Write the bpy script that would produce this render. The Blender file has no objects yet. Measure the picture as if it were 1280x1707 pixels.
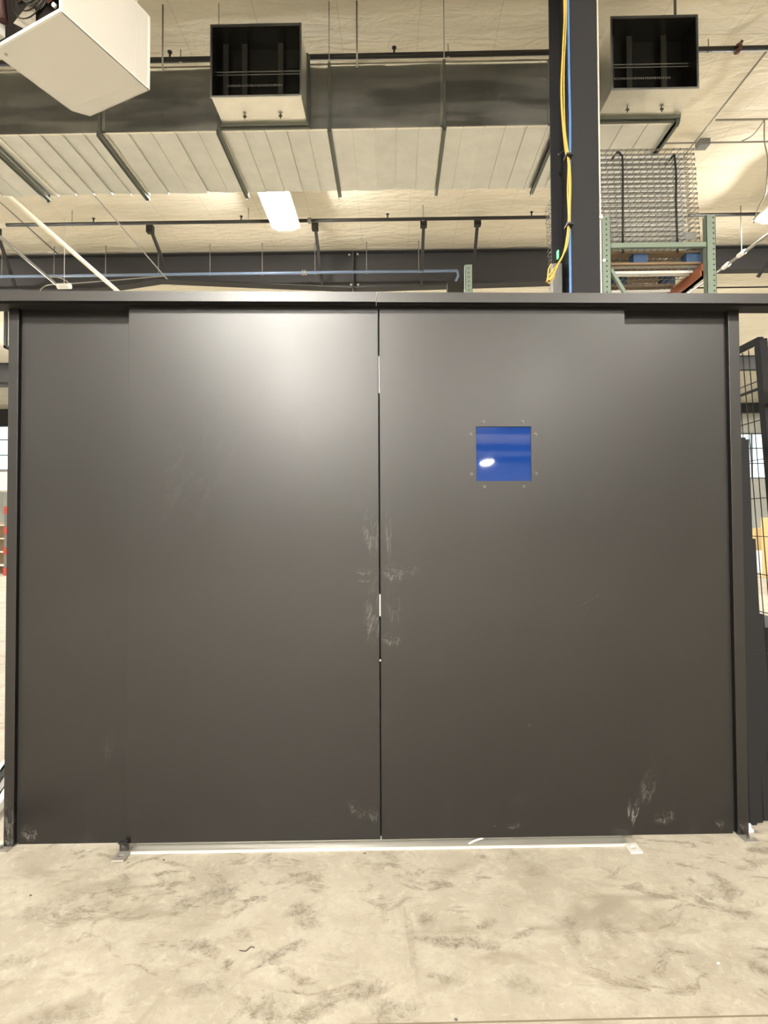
import bpy, math, random
from mathutils import Vector, Matrix, noise
random.seed(7)
PI = math.pi
sc = bpy.context.scene
col = sc.collection

# ------------------------------------------------------------------ camera, world, exposure
F = 920.0; CX, CY = 640.0, 853.5; H = 1.5
cam = bpy.data.cameras.new('camera'); cam.sensor_fit = 'HORIZONTAL'; cam.sensor_width = 36.0; cam.lens = 36.0 * F / 1280.0
cam.clip_start = 0.05; cam.clip_end = 300
camo = bpy.data.objects.new('camera', cam); col.objects.link(camo); sc.camera = camo
R3 = Matrix.Rotation(math.radians(1.0), 3, 'Z') @ Matrix.Rotation(PI / 2 + math.radians(1.27), 3, 'X') @ Matrix.Rotation(math.radians(-0.28), 3, 'Z')
camo.matrix_world = Matrix.Translation((0, 0, H)) @ R3.to_4x4()

sc.view_settings.view_transform = 'Standard'; sc.view_settings.look = 'None'
sc.view_settings.gamma = 1.0; sc.view_settings.use_curve_mapping = False
sc.view_settings.exposure = 1.03
LAMP = 62.0
LAMP_STRONG = {**{(i, 1): 15.0 for i in range(-2, 3)}, **{(i, 0): 112.0 for i in range(-2, 3)}, **{(i, -1): 230.0 for i in range(-2, 3)},
               (0, 2): 800.0, (0, 3): 900.0, (0, 4): 700.0, (0, 5): 700.0, (1, 2): 200.0, (1, 3): 420.0, (1, 4): 420.0}   # emission per fixture (column, row)
LAMP_COL = (1.0, 0.955, 0.87)
world = bpy.data.worlds.new('World'); sc.world = world; world.use_nodes = True
world.node_tree.nodes['Background'].inputs[0].default_value = (0.75, 0.9, 1.0, 1)
world.node_tree.nodes['Background'].inputs[1].default_value = 1.6

# measuring: a pixel of the 1280x1707 picture -> a point of the hall
def ray(x, y): return R3 @ Vector(((x - CX) / F, -(y - CY) / F, -1))
def onZ(x, y, z): r = ray(x, y); t = (z - H) / r.z; return Vector((r.x * t, r.y * t, z))
def onY(x, y, Y): r = ray(x, y); t = Y / r.y; return Vector((r.x * t, Y, H + r.z * t))
def onX(x, y, X): r = ray(x, y); t = X / r.x; return Vector((X, r.y * t, H + r.z * t))

# ------------------------------------------------------------------ materials
def mat(name, c, rough=0.5, metal=0.0, spec=0.5, **k):
    m = bpy.data.materials.new(name); m.use_nodes = True
    b = m.node_tree.nodes['Principled BSDF']
    b.inputs['Base Color'].default_value = (*c, 1); b.inputs['Roughness'].default_value = rough
    b.inputs['Metallic'].default_value = metal; b.inputs['Specular IOR Level'].default_value = spec
    for n, v in k.items(): b.inputs[n.replace('_', ' ')].default_value = v
    return m
class NT:
    def __init__(s, m): s.t = m.node_tree; s.b = s.t.nodes['Principled BSDF']
    def n(s, typ, **k):
        x = s.t.nodes.new(typ)
        for a, v in k.items(): setattr(x, a, v)
        return x
    def l(s, a, b): s.t.links.new(a, b)
    def coord(s, kind='Object'):
        return s.n('ShaderNodeTexCoord').outputs[kind] if kind != 'World' else s.n('ShaderNodeNewGeometry').outputs['Position']
    def mapping(s, v, scale=(1, 1, 1), loc=(0, 0, 0), rot=(0, 0, 0)):
        m = s.n('ShaderNodeMapping'); s.l(v, m.inputs[0])
        m.inputs['Location'].default_value = loc; m.inputs['Scale'].default_value = scale; m.inputs['Rotation'].default_value = rot
        return m.outputs[0]
    def noise(s, v, scale, detail=4, rough=0.55, dist=0.0):
        x = s.n('ShaderNodeTexNoise'); s.l(v, x.inputs['Vector'])
        x.inputs['Scale'].default_value = scale; x.inputs['Detail'].default_value = detail
        x.inputs['Roughness'].default_value = rough; x.inputs['Distortion'].default_value = dist
        return x.outputs['Fac']
    def ramp(s, v, a, b, lo=0.0, hi=1.0):
        x = s.n('ShaderNodeMapRange', interpolation_type='SMOOTHSTEP'); s.l(v, x.inputs['Value'])
        x.inputs['From Min'].default_value = a; x.inputs['From Max'].default_value = b
        x.inputs['To Min'].default_value = lo; x.inputs['To Max'].default_value = hi
        return x.outputs[0]
    def math(s, op, a, b=None, clamp=False):
        x = s.n('ShaderNodeMath', operation=op, use_clamp=clamp)
        for i, v in enumerate((a, b)):
            if v is None: continue
            if isinstance(v, (int, float)): x.inputs[i].default_value = v
            else: s.l(v, x.inputs[i])
        return x.outputs[0]
    def mix(s, f, a, b):
        x = s.n('ShaderNodeMix', data_type='RGBA')
        if isinstance(f, (int, float)): x.inputs[0].default_value = f
        else: s.l(f, x.inputs[0])
        for i, v in ((6, a), (7, b)):
            if isinstance(v, tuple): x.inputs[i].default_value = (*v, 1)
            else: s.l(v, x.inputs[i])
        return x.outputs[2]
    def bump(s, h, strength=0.3, dist=0.01):
        x = s.n('ShaderNodeBump'); s.l(h, x.inputs['Height'])
        x.inputs['Strength'].default_value = strength; x.inputs['Distance'].default_value = dist
        s.l(x.outputs[0], s.b.inputs['Normal'])

# satin black powder coat, with chalky scuffs at given places (x, z, rx, rz, amount, angle) in the panel's own metres
def panel_mat(name, scuffs=(), c=(0.0050, 0.0040, 0.0036)):
    m = mat(name, c, 0.4, 0, 0.5, IOR=1.52); N = NT(m); o = N.coord('Object')
    cl = N.noise(o, 2.3, 3, 0.5)
    N.l(N.ramp(cl, 0.3, 0.75, 0.335, 0.37), N.b.inputs['Roughness'])
    N.bump(N.noise(o, 380, 2, 0.5), 0.10, 0.0006)
    fac = None
    for (x, z, rx, rz, amt, ang) in scuffs:
        v = N.mapping(o, (1, 0, 1), (0, 0, 0))
        mp = N.n('ShaderNodeMapping', vector_type='TEXTURE'); N.l(v, mp.inputs[0])
        mp.inputs['Location'].default_value = (x, 0, z); mp.inputs['Rotation'].default_value = (0, ang, 0); mp.inputs['Scale'].default_value = (rx, 1, rz)
        ln = N.n('ShaderNodeVectorMath', operation='LENGTH'); N.l(mp.outputs[0], ln.inputs[0])
        r = N.ramp(ln.outputs['Value'], 1.0, 0.2)
        nn = N.ramp(N.noise(mp.outputs[0], 2.6, 5, 0.7, 1.2), 0.47, 0.68)
        f = N.math('MULTIPLY', N.math('MULTIPLY', r, nn), amt * 0.6)
        fac = f if fac is None else N.math('MAXIMUM', fac, f)
    # faint rubbed dust everywhere
    dust = N.ramp(N.noise(N.mapping(o, (1, 1, 0.6)), 5, 6, 0.65, 0.6), 0.62, 0.85, 0, 0.025)
    fac = dust if fac is None else N.math('MAXIMUM', fac, dust)
    N.l(N.mix(fac, c, (0.42, 0.40, 0.37)), N.b.inputs['Base Color'])
    return m
M = {}
M['frame_black'] = panel_mat('frame_black', (), (0.0085, 0.0074, 0.0070))
M['post_base'] = panel_mat('post_base_black', (), (0.0085, 0.0074, 0.0070))
M['void'] = mat('black_track_and_shade', (0.004, 0.004, 0.004), 0.7)  # black of the roller track and of the painted shade in gaps
M['zinc'] = mat('zinc', (0.42, 0.40, 0.36), 0.4, 0.7)
M['bright'] = mat('bright_aluminium', (0.66, 0.65, 0.60), 0.4, 0.3)
M['bolt_dark'] = mat('bolt_dark', (0.07, 0.06, 0.055), 0.35, 0.3)
def galv(name, c, rough):
    m = mat(name, c, rough, 1.0); N = NT(m); p = N.coord('World')
    sp = N.noise(p, 6, 4, 0.6)
    N.l(N.mix(sp, tuple(x * 0.86 for x in c), tuple(min(1, x * 1.1) for x in c)), N.b.inputs['Base Color'])
    N.l(N.ramp(N.noise(N.mapping(p, (0.4, 1, 3)), 3, 3), 0.3, 0.7, rough - 0.06, rough + 0.07), N.b.inputs['Roughness'])
    N.bump(N.noise(p, 2.2, 2), 0.06, 0.02)
    return m
M['galv'] = galv('galvanised_duct', (0.62, 0.625, 0.59), 0.36)
M['galv_bright'] = galv('galvanised_bright', (0.80, 0.78, 0.70), 0.42)
M['angle'] = mat('hanger_angle', (0.16, 0.17, 0.15), 0.5, 0.5)
M['dark_inside'] = mat('duct_inside', (0.012, 0.012, 0.010), 0.25)
M['vane'] = mat('damper_vane', (0.045, 0.045, 0.038), 0.35, 0.3)
M['column'] = mat('column_paint', (0.026, 0.026, 0.029), 0.6, 0, 0.12)
M['beam'] = mat('beam_paint', (0.040, 0.039, 0.041), 0.55, 0, 0.35)
M['pipe_black'] = mat('pipe_black', (0.012, 0.011, 0.009), 0.5)
M['pipe_red'] = mat('coupling_red', (0.09, 0.03, 0.02), 0.5)
M['pipe_cream'] = mat('pipe_cream', (0.80, 0.75, 0.62), 0.5)
M['pipe_grey'] = mat('pipe_grey', (0.30, 0.29, 0.26), 0.4, 0.5)
M['pipe_blue'] = mat('pipe_blue', (0.16, 0.22, 0.34), 0.4, 0.1)
M['yellow'] = mat('yellow_jacket', (0.60, 0.40, 0.075), 0.45)
M['blue'] = mat('blue_hose', (0.07, 0.20, 0.50), 0.4)
M['tie'] = mat('black_strap', (0.006, 0.008, 0.010), 0.5)
M['green'] = mat('rack_green', (0.20, 0.255, 0.205), 0.5)
M['hole'] = mat('slot_dark', (0.02, 0.025, 0.02), 0.7)
M['orange'] = mat('rack_beam_red', (0.33, 0.105, 0.045), 0.5)
M['wire'] = mat('deck_wire', (0.20, 0.19, 0.165), 0.4, 0.5)
M['channel'] = mat('deck_channel', (0.90, 0.90, 0.88), 0.35, 0.2)
M['wood'] = mat('pallet_wood', (0.24, 0.17, 0.10), 0.75)
M['wood_blue'] = mat('pallet_blue', (0.03, 0.07, 0.16), 0.6)
M['heater'] = mat('heater_enamel', (0.66, 0.64, 0.60), 0.4)
M['motor'] = mat('fan_motor', (0.45, 0.42, 0.36), 0.35, 0.5)
M['heater_dark'] = mat('heater_inside', (0.010, 0.007, 0.006), 0.7)
M['fan_red'] = mat('fan_red', (0.045, 0.012, 0.010), 0.5)
M['white'] = mat('white_paint', (0.78, 0.78, 0.74), 0.5)
M['mesh_black'] = mat('mesh_black', (0.006, 0.006, 0.007), 0.65, 0, 0.25)
M['bulk_grey'] = mat('bulk_grey', (0.20, 0.20, 0.20), 0.6)
M['red'] = mat('red_plastic', (0.55, 0.07, 0.05), 0.5)
M['card'] = mat('cardboard', (0.50, 0.36, 0.17), 0.8)
M['leaf'] = mat('hedge_leaf', (0.06, 0.22, 0.03), 0.8)
M['grass'] = mat('grass', (0.12, 0.34, 0.05), 0.9)
lens = bpy.data.materials.new('lamp_lens'); lens.use_nodes = True
_b = lens.node_tree.nodes['Principled BSDF']; _b.inputs['Base Color'].default_value = (0.9, 0.9, 0.85, 1)
_b.inputs['Emission Color'].default_value = (*LAMP_COL, 1); _b.inputs['Emission Strength'].default_value = LAMP
M['lens'] = lens
green_led = mat('green_led', (0.1, 0.8, 0.2), 0.4); green_led.node_tree.nodes['Principled BSDF'].inputs['Emission Color'].default_value = (0.1, 1, 0.25, 1)
green_led.node_tree.nodes['Principled BSDF'].inputs['Emission Strength'].default_value = 1.0; M['led'] = green_led
M['acrylic'] = mat('blue_filter_acrylic', (0.005, 0.028, 0.150), 0.03, 0, 0.8, Coat_Weight=1.0, Coat_Roughness=0.02)
M['glass'] = mat('window_glass', (0.9, 0.97, 0.95), 0.02, 0, 0.5, Transmission_Weight=1.0)

# ceiling: white faced insulation blanket, seams both ways, soft wrinkles
def ceiling_mat():
    c = (0.78, 0.72, 0.585)
    m = mat('insulation_scrim', c, 0.55, 0, 0.35); N = NT(m); p = N.coord('World')
    sx = N.n('ShaderNodeSeparateXYZ'); N.l(p, sx.inputs[0])
    def line(src, period, off, w):
        f = N.math('FRACT', N.math('DIVIDE', N.math('SUBTRACT', src, off), period))
        d = N.math('ABSOLUTE', N.math('SUBTRACT', f, 0.5))
        return N.ramp(d, 0.5 - w / period, 0.5)
    wob = N.math('MULTIPLY', N.math('SUBTRACT', N.noise(p, 1.2, 3), 0.5), 0.06)
    lx = line(N.math('ADD', sx.outputs['X'], wob), 0.915, 0.32, 0.010)
    ly = line(N.math('ADD', sx.outputs['Y'], wob), 1.22, 6.42, 0.012)
    seam = N.math('MAXIMUM', N.math('MULTIPLY', lx, 0.30), N.math('MULTIPLY', ly, 0.30))
    tone = N.noise(N.mapping(p, (0.5, 1.4, 1)), 1.3, 4, 0.6)
    base = N.mix(N.ramp(tone, 0.35, 0.7), (0.735, 0.68, 0.555), (0.80, 0.75, 0.62))
    N.l(N.mix(seam, base, (0.30, 0.27, 0.20)), N.b.inputs['Base Color'])
    w1 = N.noise(N.mapping(p, (1, 2.6, 1), rot=(0, 0, 0.25)), 2.4, 3, 0.5, 0.8)
    w2 = N.noise(N.mapping(p, (0.7, 2.2, 1), rot=(0, 0, -0.5)), 7, 2, 0.5, 0.5)
    N.bump(N.math('ADD', w1, N.math('MULTIPLY', w2, 0.25)), 0.55, 0.07)
    return m
M['ceiling'] = ceiling_mat()

def floor_mat():
    m = mat('concrete', (0.5, 0.46, 0.37), 0.55, 0, 0.4); N = NT(m); p = N.coord('World')
    big = N.noise(p, 0.9, 5, 0.6, 0.6)
    base = N.mix(N.ramp(big, 0.3, 0.7), (0.285, 0.255, 0.205), (0.375, 0.343, 0.283))
    med = N.noise(p, 6, 8, 0.72, 0.5)
    base = N.mix(N.ramp(med, 0.42, 0.62, 0, 0.55), base, (0.425, 0.395, 0.33))
    fine = N.noise(p, 48, 6, 0.8, 0.3)
    base = N.mix(N.ramp(fine, 0.52, 0.68, 0, 0.32), base, (0.20, 0.175, 0.135))
    base = N.mix(N.ramp(N.noise(p, 19, 6, 0.8, 0.5), 0.52, 0.66, 0, 0.35), base, (0.50, 0.47, 0.40))
    # dragged rubber and grit smudges, long to the lower left
    q = N.mapping(p, (1.0, 1.7, 1), rot=(0, 0, -0.45))
    area = N.ramp(N.noise(p, 1.15, 3, 0.5, 0.3), 0.40, 0.56)
    sm = N.noise(q, 5.5, 8, 0.68, 1.1)
    smudge = N.math('MULTIPLY', N.ramp(sm, 0.515, 0.64), area)
    grit = N.ramp(N.noise(q, 60, 4, 0.8), 0.42, 0.62)
    smudge = N.math('MULTIPLY', smudge, N.math('ADD', N.math('MULTIPLY', grit, 0.6), 0.4))
    base = N.mix(N.math('MULTIPLY', smudge, 0.95), base, (0.13, 0.105, 0.075))
    soft = N.ramp(N.noise(N.mapping(p, (1, 2.2, 1), rot=(0, 0, 0.3)), 2.0, 5, 0.6, 1.0), 0.50, 0.68, 0, 0.6)
    base = N.mix(soft, base, (0.21, 0.18, 0.137))
    # scuffs and tyre grit at their own places: (pixel x, y, half width, half depth in m, slant, amount)
    fac = None
    gr = N.ramp(N.noise(p, 34, 6, 0.85, 0.8), 0.44, 0.60)
    for (x, y, rx, ry, an, am) in ((205, 1483, .05, .05, .3, .7), (310, 1508, .06, .05, .5, .9), (370, 1488, .10, .05, .35, 1), (450, 1425, .04, .09, -.2, .8), (505, 1463, .10, .05, .1, .9),
            (500, 1518, .07, .06, .5, 1), (515, 1540, .06, .05, .3, .8), (470, 1588, .12, .03, .65, 1.2), (320, 1573, .09, .035, .1, .8), (345, 1583, .07, .03, -.6, 1), (380, 1608, .03, .03, 0, 1.2),
            (440, 1597, .05, .04, .3, .9), (600, 1655, .11, .04, .3, 1), (655, 1685, .09, .06, 0, .9), (710, 1533, .04, .05, .2, .9), (745, 1570, .12, .03, -.1, 1.2), (800, 1573, .08, .04, -.3, 1),
            (810, 1541, .05, .03, .4, 1), (875, 1555, .06, .02, .5, 1), (950, 1540, .05, .05, 0, .7), (955, 1563, .03, .05, -.3, .8), (1015, 1548, .03, .07, 0, .6), (745, 1630, .07, .03, -.3, .8),
            (450, 1680, .08, .05, 0, .8), (60, 1523, .12, .05, .2, .7), (100, 1500, .08, .05, .4, .7), (20, 1603, .08, .04, .1, .7), (650, 1425, .04, .10, .3, .8), (540, 1675, .10, .04, .5, .8),
            (1130, 1530, .10, .04, -.4, .5), (1230, 1520, .09, .05, -.3, .6), (340, 1648, .10, .04, .2, .6), (100, 1690, .12, .05, 0, .7), (690, 1585, .012, .20, .05, .5), (680, 1555, .008, .22, .08, .5), (870, 1640, .10, .04, -.3, .6)):
        q0 = onZ(x, y, 0); mp = N.n('ShaderNodeMapping', vector_type='TEXTURE'); N.l(p, mp.inputs[0])
        mp.inputs['Location'].default_value = (q0.x, q0.y, 0); mp.inputs['Rotation'].default_value = (0, 0, an); mp.inputs['Scale'].default_value = (rx, ry, 1)
        ln = N.n('ShaderNodeVectorMath', operation='LENGTH'); N.l(mp.outputs[0], ln.inputs[0])
        e = N.math('ADD', ln.outputs['Value'], N.math('MULTIPLY', N.math('SUBTRACT', N.noise(p, 14, 4, 0.7, 1.0), 0.5), 2.6))
        f = N.math('MULTIPLY', N.ramp(e, 1.15, 0.35), am)
        fac = f if fac is None else N.math('MAXIMUM', fac, f)
    fac = N.math('MULTIPLY', fac, N.math('ADD', N.math('MULTIPLY', gr, 0.55), 0.2), True)
    base = N.mix(fac, base, (0.12, 0.10, 0.075))
    # hairline scratches
    vo = N.n('ShaderNodeTexVoronoi', feature='DISTANCE_TO_EDGE'); N.l(N.mapping(p, (1.0, 0.5, 1), rot=(0, 0, 0.6)), vo.inputs['Vector']); vo.inputs['Scale'].default_value = 1.1
    hair = N.math('MULTIPLY', N.ramp(vo.outputs['Distance'], 0.004, 0.0), N.ramp(N.noise(p, 1.7, 2), 0.5, 0.6))
    base = N.mix(N.math('MULTIPLY', hair, 0.25), base, (0.2, 0.16, 0.1))
    dots = N.n('ShaderNodeTexVoronoi'); N.l(p, dots.inputs['Vector']); dots.inputs['Scale'].default_value = 9
    dk = N.math('MULTIPLY', N.ramp(dots.outputs['Distance'], 0.05, 0.03), N.ramp(N.noise(p, 3.1, 1), 0.55, 0.6))
    base = N.mix(N.math('MULTIPLY', dk, 0.7), base, (0.10, 0.08, 0.06))
    N.l(base, N.b.inputs['Base Color'])
    N.l(N.ramp(med, 0.3, 0.7, 0.48, 0.66), N.b.inputs['Roughness'])
    N.bump(N.noise(p, 40, 6, 0.7), 0.12, 0.004)
    return m
M['floor'] = floor_mat()
def wall_mat():
    m = mat('liner_panel', (0.70, 0.69, 0.64), 0.6); N = NT(m); p = N.coord('World')
    sx = N.n('ShaderNodeSeparateXYZ'); N.l(p, sx.inputs[0])
    f = N.math('FRACT', N.math('MULTIPLY', N.math('ADD', sx.outputs['X'], sx.outputs['Y']), 3.3))
    N.bump(N.ramp(f, 0.0, 0.12), 0.5, 0.02)
    N.l(N.mix(N.ramp(N.noise(p, 0.4, 3), 0.3, 0.7), (0.52, 0.53, 0.50), (0.70, 0.71, 0.67)), N.b.inputs['Base Color'])
    return m
M['wall'] = wall_mat()

# ------------------------------------------------------------------ mesh building
I4 = Matrix.Identity(4)
class MB:
    def __init__(s): s.v = []; s.f = []; s.sm = []
    def add(s, vs, fs, smooth=False):
        o = len(s.v); s.v += [Vector(v) for v in vs]; s.f += [[i + o for i in f] for f in fs]; s.sm += [smooth] * len(fs); return s
    def box(s, x0, x1, y0, y1, z0, z1):
        return s.add([(x, y, z) for x in (x0, x1) for y in (y0, y1) for z in (z0, z1)],
                     [(0, 1, 3, 2), (4, 6, 7, 5), (0, 4, 5, 1), (2, 3, 7, 6), (0, 2, 6, 4), (1, 5, 7, 3)])
    def bar(s, a, b, w, h, up=(0, 0, 1)):                 # rectangular bar from a to b
        a = Vector(a); b = Vector(b); d = (b - a).normalized(); up = Vector(up)
        if abs(d.dot(up)) > 0.98: up = Vector((0, 1, 0))
        x = d.cross(up).normalized() * w / 2; z = x.cross(d).normalized() * h / 2
        vs = [p + i * x + j * z for p in (a, b) for i, j in ((-1, -1), (1, -1), (1, 1), (-1, 1))]
        return s.add(vs, [(0, 3, 2, 1), (4, 5, 6, 7), (0, 1, 5, 4), (1, 2, 6, 5), (2, 3, 7, 6), (3, 0, 4, 7)])
    def tube(s, pts, r, n=10):
        pts = [Vector(p) for p in pts]; vs = []; prev = None
        for i, p in enumerate(pts):
            d = ((pts[min(i + 1, len(pts) - 1)] - pts[max(i - 1, 0)])).normalized()
            if prev is None:
                u = d.orthogonal().normalized()
            else:
                u = (prev - d * prev.dot(d)).normalized()
            prev = u; w = d.cross(u)
            vs += [p + r * (math.cos(2 * PI * k / n) * u + math.sin(2 * PI * k / n) * w) for k in range(n)]
        fs = [(i * n + k, i * n + (k + 1) % n, (i + 1) * n + (k + 1) % n, (i + 1) * n + k) for i in range(len(pts) - 1) for k in range(n)]
        s.add(vs, fs, True)
        m = len(pts) - 1
        o = len(s.v) - len(vs)
        s.f += [[o + k for k in reversed(range(n))], [o + m * n + k for k in range(n)]]; s.sm += [False, False]
        return s
    def prism(s, poly, y0, y1):                            # polygon in x,z pulled along y
        n = len(poly)
        vs = [(x, y0, z) for x, z in poly] + [(x, y1, z) for x, z in poly]
        return s.add(vs, [tuple(range(n)), tuple(reversed(range(n, 2 * n)))] + [(i, i + n, (i + 1) % n + n, (i + 1) % n) for i in range(n)])
    def prismz(s, poly, z0, z1):
        n = len(poly)
        vs = [(x, y, z0) for x, y in poly] + [(x, y, z1) for x, y in poly]
        return s.add(vs, [tuple(reversed(range(n))), tuple(range(n, 2 * n))] + [(i, (i + 1) % n, (i + 1) % n + n, i + n) for i in range(n)])
    def plate_hole(s, x0, x1, z0, z1, hx0, hx1, hz0, hz1, y0, y1):
        s.box(x0, hx0, y0, y1, z0, z1); s.box(hx1, x1, y0, y1, z0, z1)
        s.box(hx0, hx1, y0, y1, z0, hz0); s.box(hx0, hx1, y0, y1, hz1, z1); return s
ORIG = {}
def build(name, mb, m, parent=None, frame=I4, org=None, bevel=0, label=None, cat=None, group=None, kind=None):
    if parent is not None: org = ORIG[parent.name]
    elif org is None:
        xs = [v.x for v in mb.v]; ys = [v.y for v in mb.v]; zs = [v.z for v in mb.v]
        org = Vector(((min(xs) + max(xs)) / 2, (min(ys) + max(ys)) / 2, min(zs)))
    else: org = Vector(org)
    me = bpy.data.meshes.new(name); me.from_pydata([v - org for v in mb.v], [], mb.f); me.update()
    me.polygons.foreach_set('use_smooth', mb.sm)
    import bmesh
    bm = bmesh.new(); bm.from_mesh(me); bmesh.ops.recalc_face_normals(bm, faces=bm.faces); bm.to_mesh(me); bm.free()
    me.materials.append(M[m] if isinstance(m, str) else m)
    if getattr(mb, 'marks', None):
        me.materials.append(M['hole']); n0 = mb.marks
        for pl in me.polygons:
            if pl.index >= n0: pl.material_index = 1
    o = bpy.data.objects.new(name, me); col.objects.link(o)
    if parent is not None: o.parent = parent
    else: o.matrix_world = frame @ Matrix.Translation(org)
    ORIG[o.name] = org
    if bevel:
        b = o.modifiers.new('bevel', 'BEVEL'); b.width = bevel; b.segments = 2; b.limit_method = 'ANGLE'
    return tagp(o, label, cat, group, kind)
def tagp(o, label=None, cat=None, group=None, kind=None):
    if label: o['label'] = label
    if cat: o['category'] = cat
    if group: o['group'] = group
    if kind: o['kind'] = kind
    return o
def thing(name, label, cat, org, frame=I4, group=None):
    o = bpy.data.objects.new(name, None); col.objects.link(o); o.empty_display_size = 0.1
    o.matrix_world = frame @ Matrix.Translation(Vector(org)); ORIG[o.name] = Vector(org)
    return tagp(o, label, cat, group)
def copy_tree(o, parent=None):
    c = o.copy(); col.objects.link(c)
    if parent is not None: c.parent = parent
    for ch in list(o.children): copy_tree(ch, c)
    return c

# ------------------------------------------------------------------ hall shell
XW, YB, YF, ZC = 22.0, -46.0, 28.0, 7.2
build('floor', MB().box(-XW, XW, YB, YF + 8, -0.2, 0), 'floor', kind='structure')
def ceiling():
    ys = []; y = YB
    while y < 4.2: ys.append(y); y += 1.22
    y = 4.2
    while y < 14: ys.append(y); y += 0.1
    while y < YF: ys.append(y); y += 0.61
    ys.append(YF)
    xs = [-XW + i * 0.4 for i in range(int(2 * XW / 0.4) + 1)]
    vs = []
    for y in ys:
        fr = ((y - 6.42) / 1.22) % 1.0
        sag = -0.045 * math.sin(PI * fr) ** 0.8
        for x in xs:
            n = noise.noise(Vector((x * 1.1, y * 2.2, 0.3))) * 0.018
            vs.append((x, y, ZC + 0.03 + sag + n * math.sin(PI * fr)))
    nx = len(xs)
    fs = [(j * nx + i, j * nx + i + 1, (j + 1) * nx + i + 1, (j + 1) * nx + i) for j in range(len(ys) - 1) for i in range(nx - 1)]
    mb = MB().add(vs, fs, True)
    build('ceiling', mb, 'ceiling', kind='structure')
ceiling()
build('wall_left', MB().box(-XW - .2, -XW, YB, YF, 0, ZC + .1), 'wall', kind='structure')
build('wall_right', MB().box(XW, XW + .2, YB, YF, 0, ZC + .1), 'wall', kind='structure')
build('wall_back', MB().box(-XW, XW, YB - .2, YB, 0, ZC + .1), 'wall', kind='structure')
# far wall with window openings (x0,x1,z0,z1)
WIN = [(-21.0, -18.4, 4.35, 6.75), (17.2, 20.6, 3.7, 6.0)]
mb = MB(); xs = [-XW] + [v for w in WIN for v in w[:2]] + [XW]
for i in range(0, len(xs), 2): mb.box(xs[i], xs[i + 1], YF, YF + .2, 0, ZC + .1)
for w in WIN: mb.box(w[0], w[1], YF, YF + .2, 0, w[2]); mb.box(w[0], w[1], YF, YF + .2, w[3], ZC + .1)
build('wall_front', mb, 'wall', kind='structure')
for k, w in enumerate(WIN):
    x0, x1, z0, z1 = w
    m1 = MB().plate_hole(x0, x1, z0, z1, x0 + .06, x1 - .06, z0 + .06, z1 - .06, YF - .02, YF + .12)
    nx = 4
    for i in range(1, nx): m1.box(x0 + (x1 - x0) * i / nx - .025, x0 + (x1 - x0) * i / nx + .025, YF, YF + .1, z0, z1)
    for i in (1, 2): m1.box(x0, x1, YF, YF + .1, z0 + (z1 - z0) * i / 3 - .025, z0 + (z1 - z0) * i / 3 + .025)
    wf = build('window_%d' % (k + 1), m1, 'bulk_grey', kind='structure')
    build('pane', MB().box(x0 + .06, x1 - .06, YF + .05, YF + .056, z0 + .06, z1 - .06), 'glass', wf)

# roof beams: tapered rafters with bottom flange, one per bay
for k in range(-6, 4):
    Y = 11.45 + 7.55 * (k - 1) if k != 0 else 11.45 - 7.55
    Y = 3.9 + 7.55 * k
    if Y > YF or Y < YB: continue
    bot = [(-XW, 6.35), (-6.3, 6.45), (-4.9, 6.645), (-0.82, 6.42), (3.3, 6.50), (4.9, 6.56), (6.6, 6.72), (XW, 6.74)]
    mb = MB()
    mb.prism([(x, z) for x, z in bot] + [(XW, ZC - .01), (-XW, ZC - .01)], Y - .008, Y + .008)
    for (xa, za), (xb, zb) in zip(bot, bot[1:]): mb.bar((xa, Y, za), (xb, Y, zb), 0.24, 0.02)
    mb.box(-XW, XW, Y - .12, Y + .12, ZC - .03, ZC - .01)
    mb.box(-.835, -.805, Y - .12, Y + .12, 6.28, ZC - .02)
    b = build('trim_%d' % (k + 7), mb, 'beam', kind='structure')
    if k == 1:
        for (x, y) in ((582, 425), (596, 424), (585, 475), (597, 475)):
            p = onY(x, y, Y - .13); build('bolt', MB().tube([(p.x, Y - .12, p.z), (p.x, Y - .15, p.z)], .022, 6), 'zinc', b)

# ------------------------------------------------------------------ high-bay lights
def light_proto(x, y, z):
    t = thing('ceiling_light', 'glaring high-bay light under the ceiling left of centre', 'ceiling light', (x, y, z), group=None)
    mb = MB().box(x - .25, x + .25, y - .62, y + .62, z + .05, z + .09); mb.box(x - .08, x + .08, y - .4, y + .4, z + .09, z + .14)
    build('housing', mb, 'white', t)
    vs = [(x + i * (.14 if k == 0 else .23), y + j * (.52 if k == 0 else .60), z + (-.05 if k == 0 else .05)) for k in (0, 1) for i, j in ((-1, -1), (1, -1), (1, 1), (-1, 1))]
    build('lens', MB().add(vs, [(0, 3, 2, 1), (4, 5, 6, 7), (0, 1, 5, 4), (1, 2, 6, 5), (2, 3, 7, 6), (3, 0, 4, 7)]), 'lens', t)
    for s in (-1, 1): build('hanger_wire', MB().tube([(x, y + s * .45, z + .13), (x, y + s * .45, ZC + .0)], .004, 5), 'pipe_grey', t)
    return t
lens.node_tree.nodes['Principled BSDF'].inputs['Emission Strength'].default_value = LAMP_STRONG[(0, 0)]
L0 = light_proto(-1.87, 9.0, 6.7)
BEHIND = 'low-hung high-bay light behind the viewer, mirrored as the white spot in the blue window'
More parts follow.
